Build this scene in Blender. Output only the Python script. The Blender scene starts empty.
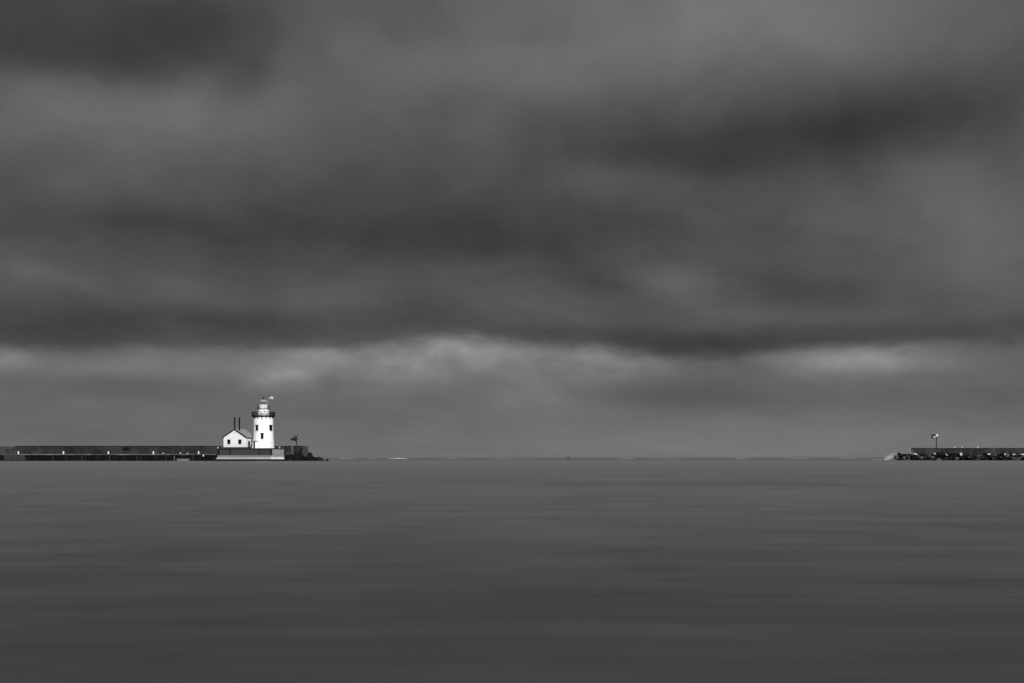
import bpy, bmesh, math, random
from mathutils import Vector, Matrix, noise as mnoise

random.seed(11)
C = bpy.context.scene.collection
F = 1422.2            # focal length in picture pixels (50 mm on a 36 mm wide frame)
HZ = 457.3            # horizon row
EYE = 1.2             # camera height above the lake
R = math.radians


def at(x, y, Y):
    """photograph position -> point in the world at the distance Y"""
    return Vector(((x - 512) / F * Y, Y, EYE + (HZ - y) / F * Y))


# ------------------------------------------------------------------ materials
def new_mat(name):
    m = bpy.data.materials.new(name)
    m.use_nodes = True
    nt = m.node_tree
    return m, nt, nt.nodes['Principled BSDF']


def grey(v):
    return (v, v, v, 1)


def mat(name, v, var=0.25, scale=1.5, stretch=(1, 1, 1), rough=0.7, metallic=0.0, bump=0.0, spec=0.3,
        stain=0.0, stain_v=0.03, stain_scale=0.5, stain_stretch=(1, 1, .25)):
    """grey weathered surface: fine mottling plus optional large stains"""
    m, nt, b = new_mat(name)
    N, L = nt.nodes, nt.links
    tc = N.new('ShaderNodeTexCoord')
    mp = N.new('ShaderNodeMapping'); mp.inputs['Scale'].default_value = stretch
    L.new(tc.outputs['Object'], mp.inputs['Vector'])
    n = N.new('ShaderNodeTexNoise'); n.inputs['Scale'].default_value = scale
    n.inputs['Detail'].default_value = 6; n.inputs['Roughness'].default_value = .65
    L.new(mp.outputs[0], n.inputs['Vector'])
    cr = N.new('ShaderNodeValToRGB')
    cr.color_ramp.elements[0].position = .3; cr.color_ramp.elements[1].position = .7
    cr.color_ramp.elements[0].color = grey(v * (1 - var)); cr.color_ramp.elements[1].color = grey(min(.9, v * (1 + var)))
    L.new(n.outputs['Fac'], cr.inputs[0])
    col = cr.outputs[0]
    if stain > 0:
        mp2 = N.new('ShaderNodeMapping'); mp2.inputs['Scale'].default_value = stain_stretch
        L.new(tc.outputs['Object'], mp2.inputs['Vector'])
        n2 = N.new('ShaderNodeTexNoise'); n2.inputs['Scale'].default_value = stain_scale
        n2.inputs['Detail'].default_value = 5
        L.new(mp2.outputs[0], n2.inputs['Vector'])
        mr = N.new('ShaderNodeMapRange'); mr.inputs['From Min'].default_value = .48; mr.inputs['From Max'].default_value = .68
        mr.inputs['To Max'].default_value = stain
        L.new(n2.outputs['Fac'], mr.inputs['Value'])
        mx = N.new('ShaderNodeMix'); mx.data_type = 'RGBA'
        L.new(mr.outputs[0], mx.inputs[0]); L.new(col, mx.inputs[6]); mx.inputs[7].default_value = grey(stain_v)
        col = mx.outputs[2]
    L.new(col, b.inputs['Base Color'])
    b.inputs['Roughness'].default_value = rough
    b.inputs['Metallic'].default_value = metallic
    b.inputs['Specular IOR Level'].default_value = spec
    if bump > 0:
        bp = N.new('ShaderNodeBump'); bp.inputs['Strength'].default_value = bump; bp.inputs['Distance'].default_value = .1
        L.new(n.outputs['Fac'], bp.inputs['Height']); L.new(bp.outputs[0], b.inputs['Normal'])
    return m


M = dict(
    white=mat('white_paint', .80, .04, .8, stain=.10, stain_v=.45, stain_scale=.7),
    white2=mat('house_white_paint', .70, .05, 1.2, stretch=(1, 1, 5), stain=.15, stain_v=.45),
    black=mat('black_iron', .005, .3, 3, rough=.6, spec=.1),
    darkmetal=mat('dark_painted_iron', .012, .3, 3, rough=.6, spec=.12),
    grey_rail=mat('galvanised_rail', .22, .2, 4, rough=.5),
    dome=mat('grey_dome_metal', .30, .2, 2, rough=.45),
    roof=mat('grey_shingle_roof', .30, .25, 1.6, stretch=(1, 1, 4), rough=.85, bump=.2),
    trim=mat('dark_trim_paint', .010, .2, 3, spec=.1),
    glass=mat('dark_window_glass', .003, .1, 2, rough=.08, spec=.35),
    pier=mat('dark_weathered_pier_wall', .037, .3, .9, stain=.7, stain_v=.03, spec=.1, rough=.8, bump=.3),
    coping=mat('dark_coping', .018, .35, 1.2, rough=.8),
    wing=mat('lit_pale_concrete', .17, .22, 1.1, stain=.5, stain_v=.10, rough=.85, bump=.3),
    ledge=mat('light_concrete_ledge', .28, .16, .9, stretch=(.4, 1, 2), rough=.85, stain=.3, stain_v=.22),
    ledge_up=mat('grey_concrete_ledge', .12, .2, .9, stretch=(.4, 1, 2), rough=.85, stain=.4, stain_v=.12),
    ledge_pale=mat('lit_concrete_ledge', .46, .12, .9, rough=.85),
    parapet=mat('weathered_stone_parapet', .020, .6, .5, stretch=(1, 1, .7), rough=.95, spec=.1, bump=.5, stain=.6, stain_v=.055, stain_scale=.16, stain_stretch=(1, 1, .5)),  # stone kept very dark, cloud shadow over the breakwater put into the colour
    parapet_old=mat('pale_worn_stone', .04, .8, .6, spec=.1, rough=.9, bump=.5, stain=.6, stain_v=.02),
    edge=mat('worn_ledge_edge', .10, .8, .28, stretch=(1, 1, 1), rough=.9, stain=.7, stain_v=.02, stain_scale=.2, stain_stretch=(1, 1, 1)),
    wet=mat('black_wet_timber', .004, .6, 1.1, stretch=(1.2, 1.2, .12), rough=.9, spec=.06, stain=.6, stain_v=.016, stain_scale=.8, stain_stretch=(1, 1, .08)),
    panel=mat('grey_steel_sheet', .03, .3, .9, stretch=(1, 1, .3), rough=.8, spec=.1),
    rock=mat('dark_rock', .006, .6, .9, rough=.9, spec=.08, bump=.5, stain=.5, stain_v=.03, stain_scale=.5, stain_stretch=(1, 1, 1)),
    slab=mat('sunlit_pale_slab', .54, .25, .9, rough=.85, bump=.4, stain=.6, stain_v=.12, stain_scale=.5, stain_stretch=(1, 1, 1)),
    midrock=mat('grey_rock', .075, .6, .9, rough=.9, spec=.1, bump=.5, stain=.6, stain_v=.03, stain_scale=.5, stain_stretch=(1, 1, 1)),
    buoy=mat('dark_buoy_paint', .05, .2, 2, rough=.5),
    foam=mat('white_foam', .75, .1, 2, rough=.9),
    feather=mat('white_feather', .75, .08, 6, rough=.9),
    float=mat('grey_float', .13, .3, 1.2, rough=.8),
    cloth_w=mat('white_flag_cloth', .7, .05, 4), cloth_d=mat('dark_flag_cloth', .03, .1, 4), cloth_m=mat('grey_flag_stripe', .2, .1, 4),
    lens=mat('lamp_lens', .05, .1, 3, rough=.2, spec=.6),
)


# ------------------------------------------------------------------ mesh helpers
def bm_box(bm, x0, x1, y0, y1, z0, z1):
    v = [bm.verts.new(p) for p in ((x0, y0, z0), (x1, y0, z0), (x1, y1, z0), (x0, y1, z0), (x0, y0, z1), (x1, y0, z1), (x1, y1, z1), (x0, y1, z1))]
    for f in ((3, 2, 1, 0), (4, 5, 6, 7), (0, 1, 5, 4), (1, 2, 6, 5), (2, 3, 7, 6), (3, 0, 4, 7)):
        bm.faces.new([v[i] for i in f])
    return v


def bm_tube(bm, a, b, r0, r1=None, seg=10):
    a, b = Vector(a), Vector(b)
    r1 = r0 if r1 is None else r1
    d = (b - a).normalized()
    u = d.orthogonal().normalized(); w = d.cross(u)
    A = [bm.verts.new(a + (u * math.cos(t) + w * math.sin(t)) * r0) for t in (2 * math.pi * i / seg for i in range(seg))]
    B = [bm.verts.new(b + (u * math.cos(t) + w * math.sin(t)) * r1) for t in (2 * math.pi * i / seg for i in range(seg))]
    for i in range(seg):
        j = (i + 1) % seg
        bm.faces.new((A[i], A[j], B[j], B[i]))
    bm.faces.new(A[::-1]); bm.faces.new(B)


def bm_lathe(bm, prof, seg=48, cap=True):
    rings = []
    for r, z in prof:
        rings.append([bm.verts.new((r * math.cos(2 * math.pi * i / seg), r * math.sin(2 * math.pi * i / seg), z)) for i in range(seg)])
    for k in range(len(rings) - 1):
        for i in range(seg):
            j = (i + 1) % seg
            bm.faces.new((rings[k][i], rings[k][j], rings[k + 1][j], rings[k + 1][i]))
    if cap:
        bm.faces.new(rings[0][::-1]); bm.faces.new(rings[-1])


def bm_ring(bm, r, z, t, seg=48):
    """horizontal ring rail of square section t"""
    bm_lathe(bm, [(r - t, z - t), (r + t, z - t), (r + t, z + t), (r - t, z + t), (r - t, z - t)], seg, cap=False)


def bm_prism(bm, pts, axis_from, axis_to, plane='xz'):
    """extrude an outline given in the xz plane along y (or yz along x)"""
    def P(p, d):
        return (p[0], d, p[1]) if plane == 'xz' else (d, p[0], p[1])
    A = [bm.verts.new(P(p, axis_from)) for p in pts]; B = [bm.verts.new(P(p, axis_to)) for p in pts]
    n = len(pts)
    bm.faces.new(A); bm.faces.new(B[::-1])
    for i in range(n):
        j = (i + 1) % n
        bm.faces.new((A[j], A[i], B[i], B[j]))


def obj(name, bm, m, parent=None, smooth=False, loc=None, rotz=0, bevel=0):
    if bevel:
        bmesh.ops.bevel(bm, geom=list(bm.edges), offset=bevel, segments=1, affect='EDGES')
    bmesh.ops.recalc_face_normals(bm, faces=bm.faces)
    me = bpy.data.meshes.new(name)
    bm.to_mesh(me); bm.free()
    if m is not None:
        me.materials.append(m)
    if smooth:
        for p in me.polygons:
            p.use_smooth = True
    o = bpy.data.objects.new(name, me)
    C.objects.link(o)
    if parent is not None:
        o.parent = parent
    if loc is not None:
        o.location = loc
    o.rotation_euler.z = rotz
    return o


def tag(o, label, cat, group=None, kind=None):
    o['label'] = label; o['category'] = cat
    if group: o['group'] = group
    if kind: o['kind'] = kind
    return o


def thing(name, label, cat, loc, rotz=0, group=None):
    o = bpy.data.objects.new(name, None); C.objects.link(o)
    o.location = loc; o.rotation_euler.z = rotz
    return tag(o, label, cat, group)


B = bmesh.new

# ------------------------------------------------------------------ camera
cam_d = bpy.data.cameras.new('camera'); cam = bpy.data.objects.new('camera', cam_d); C.objects.link(cam)
cam_d.lens = 50; cam_d.sensor_width = 36; cam_d.sensor_fit = 'HORIZONTAL'
cam.location = (0, 0, EYE); cam.rotation_euler = (R(90), 0, 0)
cam_d.shift_y = (HZ - 341.5) / 1024
cam_d.clip_start = .1; cam_d.clip_end = 200000
bpy.context.scene.camera = cam

# ------------------------------------------------------------------ sun and sky
SUN_AZ, SUN_EL = 162, 21      # behind the camera and to its right
sd = bpy.data.lights.new('sun', 'SUN'); sun = bpy.data.objects.new('sun', sd); C.objects.link(sun)
sd.energy = 4.3; sd.angle = R(.53); sd.color = (1, 1, 1)
sv = Vector((math.sin(R(SUN_AZ)) * math.cos(R(SUN_EL)), math.cos(R(SUN_AZ)) * math.cos(R(SUN_EL)), math.sin(R(SUN_EL))))
sun.rotation_euler = sv.to_track_quat('Z', 'Y').to_euler()
sun.location = sv * 300

W = bpy.data.worlds.new('World'); bpy.context.scene.world = W
W.use_nodes = True
nt = W.node_tree; N, L = nt.nodes, nt.links
N.clear()
out = N.new('ShaderNodeOutputWorld'); bg = N.new('ShaderNodeBackground'); L.new(bg.outputs[0], out.inputs[0])
STR = .1
bg.inputs['Strength'].default_value = STR


def mth(op, a, b=None, c=None, clamp=False):
    n = N.new('ShaderNodeMath'); n.operation = op; n.use_clamp = clamp
    for i, q in enumerate((a, b, c)):
        if q is None: continue
        if isinstance(q, (int, float)): n.inputs[i].default_value = q
        else: L.new(q, n.inputs[i])
    return n.outputs[0]


def comb(x, y, z=0.0):
    n = N.new('ShaderNodeCombineXYZ')
    for i, q in enumerate((x, y, z)):
        if isinstance(q, (int, float)): n.inputs[i].default_value = q
        else: L.new(q, n.inputs[i])
    return n.outputs[0]


def fbm(vec, scale, detail, rough=.5):
    n = N.new('ShaderNodeTexNoise'); n.inputs['Scale'].default_value = scale
    n.inputs['Detail'].default_value = detail; n.inputs['Roughness'].default_value = rough
    L.new(vec, n.inputs['Vector'])
    return n


tc = N.new('ShaderNodeTexCoord')
sp = N.new('ShaderNodeSeparateXYZ'); L.new(tc.outputs['Generated'], sp.inputs[0])
dx, dy, dz = sp.outputs
az = mth('MULTIPLY', mth('ARCTAN2', dx, dy), F)        # bearing and elevation of a sky direction
el = mth('MULTIPLY', mth('ARCSINE', dz), F)
elp = mth('ABSOLUTE', el)
lg = mth('LOGARITHM', mth('MULTIPLY_ADD', elp, 1 / 70, 1.0), math.e)   # clouds crowd together towards the horizon
nv = comb(mth('MULTIPLY', dx, 9), mth('MULTIPLY', dy, 9), mth('MULTIPLY', lg, 3.4))
wn = fbm(nv, .8, 3, .5)
sw = N.new('ShaderNodeSeparateColor'); L.new(wn.outputs['Color'], sw.inputs[0])
# wind-drawn edges: shift the cloud banks by a noise
wamp = mth('MULTIPLY_ADD', elp, .09, 8)
waz = mth('ADD', az, mth('MULTIPLY', mth('SUBTRACT', sw.outputs[0], .5), mth('MULTIPLY', wamp, 2.4)))
wel = mth('ADD', el, mth('MULTIPLY', mth('SUBTRACT', sw.outputs[1], .5), wamp))
P2 = comb(waz, wel, 0.0)


def ang(x, y):
    v = Vector((x - 512, F, HZ - y)).normalized()
    return math.atan2(v.x, v.y) * F, math.asin(v.z) * F


# cloud banks: bearing/elevation centre (given as picture position), half sizes, tilt (deg, counter-clockwise), change of tone
BANKS = [
    # dark roll at the upper left
    (110, 24, 190, 46, 0, -23), (20, 60, 60, 22, 0, -6), (70, 62, 60, 16, 0, -10), (190, 48, 90, 26, 4, -10), (243, 84, 26, 16, 30, -14),
    # light veil below it
    (60, 108, 90, 30, 4, 22), (190, 108, 110, 36, 8, 17), (300, 100, 120, 60, 10, 8), (345, 55, 60, 22, 0, 8), (450, 62, 70, 26, 0, 12),
    (600, 20, 200, 60, 0, 12), (760, 10, 160, 44, 0, 22), (560, 80, 80, 26, 10, 10), (545, 32, 40, 9, 0, -6), (900, 30, 120, 60, 0, 6),
    (390, 130, 60, 24, 0, -5),
    # long dark lens at the right
    (800, 134, 125, 30, 9, -24), (920, 118, 100, 34, 8, -13), (665, 152, 90, 18, 3, -14), (590, 130, 70, 26, 0, -9), (1010, 60, 40, 60, 0, -6),
    (705, 172, 40, 8, 0, -7),
    # middle band
    (390, 218, 130, 34, -3, -13), (505, 238, 100, 24, 0, -10), (580, 240, 120, 22, 4, -10), (115, 225, 66, 15, 0, -13), (250, 235, 120, 30, 0, -9),
    (640, 182, 60, 20, 0, 10), (900, 200, 120, 30, 10, 10), (1000, 225, 80, 40, 10, 18), (90, 178, 60, 14, 0, 4), (20, 190, 30, 30, 0, -4),
    (20, 272, 50, 16, -8, 16), (95, 290, 50, 8, -14, 8), (200, 295, 70, 10, -8, 10), (320, 300, 55, 14, 0, 9), (560, 300, 90, 22, 0, 6),
    (680, 285, 36, 18, 0, 18), (740, 310, 70, 14, 0, 11), (620, 322, 60, 9, 0, 6), (820, 290, 70, 14, 0, -7), (905, 305, 60, 20, 0, 4), (990, 290, 50, 30, 0, 12), (835, 316, 50, 6, 0, 7),
    (500, 262, 60, 8, 4, 6), (590, 280, 40, 8, -8, -8), (410, 312, 60, 14, 0, -4),
    # dark shelf above the bright gap
    (80, 325, 160, 16, 0, -11), (300, 330, 150, 12, 0, -7), (560, 336, 110, 11, 0, -10), (700, 345, 90, 12, 0, -11), (860, 332, 200, 10, 3, -8),
    # bright gap and its small cumulus
    (480, 362, 260, 22, 0, 10), (345, 352, 70, 10, 0, 14), (430, 368, 60, 10, 0, 13), (130, 366, 110, 11, 0, 10), (555, 376, 70, 12, 0, 10), (870, 370, 70, 9, 0, 12), (2, 355, 26, 9, 0, 22), (140, 360, 120, 14, 0, 6), (310, 352, 40, 6, 0, 12), (425, 346, 42, 12, 0, 26), (482, 350, 38, 9, -4, 30), (505, 356, 46, 12, 0, 10),
    (600, 358, 56, 11, -8, 26), (850, 358, 62, 10, 0, 28), (895, 356, 32, 9, 0, 14), (845, 366, 70, 10, 0, 8), (286, 376, 38, 11, 6, 28), (262, 366, 40, 10, 0, 8), (395, 376, 46, 14, 0, 14), (330, 380, 10, 7, 0, -8),
    (370, 362, 90, 8, 0, 6), (535, 400, 46, 14, 0, 15), (700, 398, 90, 14, 0, -12), (960, 366, 40, 9, 0, 6), (470, 400, 40, 12, 0, -5), (660, 375, 60, 8, 0, -4),
    (100, 385, 90, 10, 0, -6), (995, 400, 60, 16, 0, -8), (60, 440, 160, 20, 0, -4), (760, 440, 260, 22, 0, 8),
]
rag = fbm(comb(mth('MULTIPLY', dx, 40), mth('MULTIPLY', dy, 40), mth('MULTIPLY', el, .058)), 1, 6, .58)   # ragged cumulus edges low in the sky
ragf = mth('MULTIPLY_ADD', mth('SUBTRACT', rag.outputs['Fac'], .5), 1.6, 1.0)
tone = None
lowtone = None
PV = P2
for ib, (x, y, rx, ry, tilt, amp) in enumerate(BANKS):
    if ib % 12 == 11:                 # evaluate the banks in batches: the shader stack cannot hold them all at once
        PV = comb(mth('MULTIPLY_ADD', tone, 1e-7, waz), mth('MULTIPLY_ADD', tone, 1e-7, wel), 0.0)
    a, e = ang(x, y)
    mp = N.new('ShaderNodeMapping'); mp.vector_type = 'TEXTURE'
    mp.inputs['Location'].default_value = (a, e, 0)
    mp.inputs['Rotation'].default_value = (0, 0, R(tilt))
    mp.inputs['Scale'].default_value = (rx, ry, 1)
    L.new(PV, mp.inputs['Vector'])
    d = N.new('ShaderNodeVectorMath'); d.operation = 'DOT_PRODUCT'
    L.new(mp.outputs[0], d.inputs[0]); L.new(mp.outputs[0], d.inputs[1])
    g = mth('POWER', math.exp(-.7), d.outputs['Value'])
    if y > 338 and amp > 9:
        lowtone = mth('MULTIPLY', g, amp) if lowtone is None else mth('MULTIPLY_ADD', g, amp, lowtone)
        continue
    if y < 338: amp *= .86
    tone = mth('MULTIPLY', g, amp) if tone is None else mth('MULTIPLY_ADD', g, amp, tone)
tone = mth('MULTIPLY_ADD', mth('MULTIPLY', lowtone, .86), ragf, tone)

# the shelf's lower edge: a line in the sky that rises and falls with the bearing
EDGE = [(425, 60, 10), (485, 40, 6), (600, 45, 2), (720, 60, -12), (860, 60, 2), (640, 40, -3), (30, 40, -6), (200, 80, -1)]
edge = 457.3 - 347.0
edge_s = None
for (x, w, h) in EDGE:
    a, _ = ang(x, 345)
    t = mth('MULTIPLY', mth('SUBTRACT', waz, a), 1 / w)
    g = mth('POWER', math.exp(-.7), mth('MULTIPLY', t, t))
    edge_s = mth('MULTIPLY_ADD', g, h, edge if edge_s is None else edge_s)
fine = fbm(nv, 3.2, 5, .55)
edge_s = mth('ADD', edge_s, mth('MULTIPLY', mth('SUBTRACT', fine.outputs['Fac'], .5), 12))
edge_s = mth('ADD', edge_s, mth('MULTIPLY', mth('SUBTRACT', rag.outputs['Fac'], .5), 14))
below = N.new('ShaderNodeMapRange'); below.interpolation_type = 'SMOOTHSTEP'
L.new(mth('SUBTRACT', edge_s, wel), below.inputs['Value'])
below.inputs['From Min'].default_value = -6; below.inputs['From Max'].default_value = 9
# tone under the shelf: lighter strip, then an even grey towards the horizon
low = N.new('ShaderNodeMapRange'); L.new(el, low.inputs['Value'])
low.inputs['From Min'].default_value = 0; low.inputs['From Max'].default_value = 110
low.inputs['To Min'].default_value = 110; low.inputs['To Max'].default_value = 93
high = N.new('ShaderNodeMapRange'); L.new(elp, high.inputs['Value'])
high.inputs['From Min'].default_value = 100; high.inputs['From Max'].default_value = 460
high.inputs['To Min'].default_value = 76; high.inputs['To Max'].default_value = 88
mxb = N.new('ShaderNodeMix'); mxb.data_type = 'FLOAT'
L.new(below.outputs[0], mxb.inputs[0]); L.new(high.outputs[0], mxb.inputs[2]); L.new(low.outputs[0], mxb.inputs[3])
tone = mth('ADD', tone, mxb.outputs[0])
# wisps
soft = fbm(nv, 1.6, 7, .58)
namp = N.new('ShaderNodeMapRange'); L.new(elp, namp.inputs['Value'])
namp.inputs['From Min'].default_value = 20; namp.inputs['From Max'].default_value = 110
namp.inputs['To Min'].default_value = 13; namp.inputs['To Max'].default_value = 30
tone = mth('ADD', tone, mth('MULTIPLY', mth('SUBTRACT', soft.outputs['Fac'], .5), namp.outputs[0]))
# puffy mottling of the cloud base, rounder than the wisps
puff = fbm(comb(mth('MULTIPLY', dx, 16), mth('MULTIPLY', dy, 16), mth('MULTIPLY', lg, 4.6)), 1.3, 3, .5)
pamp = N.new('ShaderNodeMapRange'); L.new(elp, pamp.inputs['Value'])
pamp.inputs['From Min'].default_value = 60; pamp.inputs['From Max'].default_value = 130
pamp.inputs['To Min'].default_value = 10; pamp.inputs['To Max'].default_value = 10
tone = mth('ADD', tone, mth('MULTIPLY', mth('SUBTRACT', puff.outputs['Fac'], .5), pamp.outputs[0]))
lin = mth('POWER', mth('MAXIMUM', mth('MULTIPLY', tone, 1 / 255), .02), 2.2)
# a little of the clear sky comes through the cover
sky = N.new('ShaderNodeTexSky'); sky.sky_type = 'NISHITA'; sky.sun_disc = False
sky.sun_elevation = R(SUN_EL); sky.sun_rotation = R(SUN_AZ)
bw = N.new('ShaderNodeRGBToBW'); L.new(sky.outputs[0], bw.inputs[0])
val = mth('ADD', mth('MULTIPLY', lin, .96 / STR), mth('MULTIPLY', bw.outputs[0], .012))
L.new(val, bg.inputs['Color'])

# ------------------------------------------------------------------ water
def water_mat():
    m, nt, b = new_mat('lake_water')
    N, L = nt.nodes, nt.links
    b.inputs['IOR'].default_value = 1.333
    b.inputs['Specular IOR Level'].default_value = .5
    geo = N.new('ShaderNodeNewGeometry')

    def layer(sx, sy, detail, rough, off):
        mp = N.new('ShaderNodeMapping'); mp.inputs['Scale'].default_value = (sx, sy, 1); mp.inputs['Location'].default_value = (off, off * .7, 0)
        L.new(geo.outputs['Position'], mp.inputs['Vector'])
        n = N.new('ShaderNodeTexNoise'); n.inputs['Scale'].default_value = 1
        n.inputs['Detail'].default_value = detail; n.inputs['Roughness'].default_value = rough
        L.new(mp.outputs[0], n.inputs['Vector'])
        return n.outputs['Fac']
    la, mi, ne = layer(.016, .05, 6, .6, 3.1), layer(.13, .05, 4, .55, 21.7), layer(.36, .42, 5, .55, 14.3)
    q1 = N.new('ShaderNodeMath'); q1.operation = 'MULTIPLY_ADD'; L.new(la, q1.inputs[0]); q1.inputs[1].default_value = .32
    q2 = N.new('ShaderNodeMath'); q2.operation = 'MULTIPLY_ADD'; L.new(mi, q2.inputs[0]); q2.inputs[1].default_value = .32
    q3 = N.new('ShaderNodeMath'); q3.operation = 'MULTIPLY'; L.new(ne, q3.inputs[0]); q3.inputs[1].default_value = .36
    L.new(q3.outputs[0], q2.inputs[2]); L.new(q2.outputs[0], q1.inputs[2])
    lanes = q1.outputs[0]
    rip = layer(.10, .42, 4, .5, 9.7)
    mr = N.new('ShaderNodeMapRange'); L.new(lanes, mr.inputs['Value'])
    mr.inputs['From Min'].default_value = .36; mr.inputs['From Max'].default_value = .64
    mr.inputs['To Min'].default_value = .078; mr.inputs['To Max'].default_value = .118
    b.inputs['Roughness'].default_value = .42
    # the long-exposed wave tops scatter light softly at a glancing angle
    b.inputs['Sheen Weight'].default_value = 1
    L.new(mr.outputs[0], b.inputs['Sheen Roughness'])
    # lanes of tone; sky reflection painted in, brighter to the entrance, darker beyond
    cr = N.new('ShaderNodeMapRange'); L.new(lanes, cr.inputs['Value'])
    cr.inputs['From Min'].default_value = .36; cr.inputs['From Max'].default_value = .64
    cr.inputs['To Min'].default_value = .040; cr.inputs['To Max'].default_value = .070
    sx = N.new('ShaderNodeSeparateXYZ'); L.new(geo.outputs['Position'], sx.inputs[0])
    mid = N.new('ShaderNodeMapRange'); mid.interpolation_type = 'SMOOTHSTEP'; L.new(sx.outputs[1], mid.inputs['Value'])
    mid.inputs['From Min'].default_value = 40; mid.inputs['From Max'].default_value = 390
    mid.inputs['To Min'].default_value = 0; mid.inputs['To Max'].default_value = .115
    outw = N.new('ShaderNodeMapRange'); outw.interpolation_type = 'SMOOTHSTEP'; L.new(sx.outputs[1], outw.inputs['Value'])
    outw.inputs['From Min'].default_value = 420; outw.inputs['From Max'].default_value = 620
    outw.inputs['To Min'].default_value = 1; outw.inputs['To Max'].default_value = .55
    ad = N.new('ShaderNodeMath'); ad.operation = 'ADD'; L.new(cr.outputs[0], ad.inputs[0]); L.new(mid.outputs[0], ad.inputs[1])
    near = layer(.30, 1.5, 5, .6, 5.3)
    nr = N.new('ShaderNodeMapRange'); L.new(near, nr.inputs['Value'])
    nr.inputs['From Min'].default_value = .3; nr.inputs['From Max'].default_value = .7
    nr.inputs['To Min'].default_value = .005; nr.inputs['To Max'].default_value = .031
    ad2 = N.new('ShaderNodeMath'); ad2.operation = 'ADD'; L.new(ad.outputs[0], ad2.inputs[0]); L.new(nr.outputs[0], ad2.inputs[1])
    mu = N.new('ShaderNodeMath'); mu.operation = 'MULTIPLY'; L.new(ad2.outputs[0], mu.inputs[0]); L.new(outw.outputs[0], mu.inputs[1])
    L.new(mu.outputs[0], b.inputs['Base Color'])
    b1 = N.new('ShaderNodeBump'); b1.inputs['Strength'].default_value = 1; b1.inputs['Distance'].default_value = .05
    L.new(lanes, b1.inputs['Height'])
    b2 = N.new('ShaderNodeBump'); b2.inputs['Strength'].default_value = 1; b2.inputs['Distance'].default_value = .006
    L.new(rip, b2.inputs['Height']); L.new(b1.outputs[0], b2.inputs['Normal'])
    L.new(b2.outputs[0], b.inputs['Normal'])
    return m


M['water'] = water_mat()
bm = B()
# calm harbour sheet in front, running swell outside the entrance, open lake to the horizon
def sheet(x0, x1, y0, y1):
    v = [bm.verts.new(p) for p in ((x0, y0, 0), (x1, y0, 0), (x1, y1, 0), (x0, y1, 0))]
    bm.faces.new(v)
sheet(-70000, 70000, -500, 620)
YS = [620 + i * 6 for i in range(150)]
XS = [-700 + i * 14 for i in range(101)]
grid = []
for iy, y in enumerate(YS):
    row = []
    fade = min(1, iy / 10, (149 - iy) / 20)
    for ix, x in enumerate(XS):
        e2 = min(1, ix / 6, (100 - ix) / 6)
        h = mnoise.noise(Vector((x * .012, y * .05, 3))) * .6 + mnoise.noise(Vector((x * .03, y * .11, 7))) * .25
        row.append(bm.verts.new((x, y, h * fade * e2)))
    grid.append(row)
for a, b_ in zip(grid, grid[1:]):
    for i in range(100):
        bm.faces.new((a[i], a[i + 1], b_[i + 1], b_[i]))
ye = YS[-1]
sheet(-70000, -700, 620, ye); sheet(700, 70000, 620, ye); sheet(-70000, 70000, ye, 90000)
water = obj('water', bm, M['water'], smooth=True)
water['kind'] = 'structure'

# ------------------------------------------------------------------ lighthouse pier
S = 466 / F


def px(x, Y=466):
    return (x - 512) / F * Y


def pz(y, Y=466):
    return EYE + (HZ - y) / F * Y


TOPZ = pz(448.3)
pier = thing('lighthouse_pier', 'dark walled pier with pale stepped ledge under the white lighthouse', 'pier', (px(250), 466, 0))
ox, oy = px(250), 466


def X(x, Y=462): return px(x, Y) - ox


def taper(bm):
    for v in bm.verts:                       # the pier narrows towards the breakwater behind it
        if v.co.y > 5 and v.co.x > X(280): v.co.x -= 3.2


z_l, z_m, z_b = pz(455.1), pz(456.9), pz(459.2)
bm = B(); bm_box(bm, X(219), X(272), -4, 11.5, -2, TOPZ - .28)
obj('wall', bm, M['pier'], pier)
bm = B(); bm_box(bm, X(272) + .003, X(284), -4.15, 11.5, -2, TOPZ - .28)  # stronger sun on the wing put into a paler concrete colour
taper(bm); w = obj('concrete_wing', bm, M['wing'], pier); w['label'] = 'right end of the pier wall, coloured lighter as sunlit'
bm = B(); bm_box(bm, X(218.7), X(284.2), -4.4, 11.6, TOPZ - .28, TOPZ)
taper(bm); obj('coping', bm, M['coping'], pier)  # dark colour also paints the shadow line below the coping
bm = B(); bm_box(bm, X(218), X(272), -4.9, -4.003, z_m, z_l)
obj('ledge_step', bm, M['ledge_up'], pier)  # upper step in a darker grey than the ledge below
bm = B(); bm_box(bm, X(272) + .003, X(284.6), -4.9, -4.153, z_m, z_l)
obj('ledge_step', bm, M['wing'], pier)  # right end in the wing's painted sunlit tone
bm = B()
bm_prism(bm, [(X(218.2, 460.5), z_m), (X(272), z_m), (X(272), z_b), (X(215.8, 460), z_b)], -6.2, -4.903)
obj('ledge', bm, M['ledge'], pier)
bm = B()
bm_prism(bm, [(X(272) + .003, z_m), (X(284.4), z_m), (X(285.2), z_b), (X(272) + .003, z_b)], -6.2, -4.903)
o = obj('ledge', bm, M['ledge_pale'], pier); o['label'] = 'right end of the ledge, coloured lighter as sunlit'  # sunlight on this end put into its paler colour
bm = B(); bm_box(bm, X(216.3), X(284.8), -5.9, -4.2, -2, z_b - .003)
obj('footing', bm, M['wet'], pier)
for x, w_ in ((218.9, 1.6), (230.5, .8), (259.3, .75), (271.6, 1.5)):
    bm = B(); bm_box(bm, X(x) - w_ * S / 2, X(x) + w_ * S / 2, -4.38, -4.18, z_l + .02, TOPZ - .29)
    obj('fender_shade_strip', bm, M['black'], pier)  # black strips for fenders; the leftmost paints the shaded recess at the edge
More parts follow.
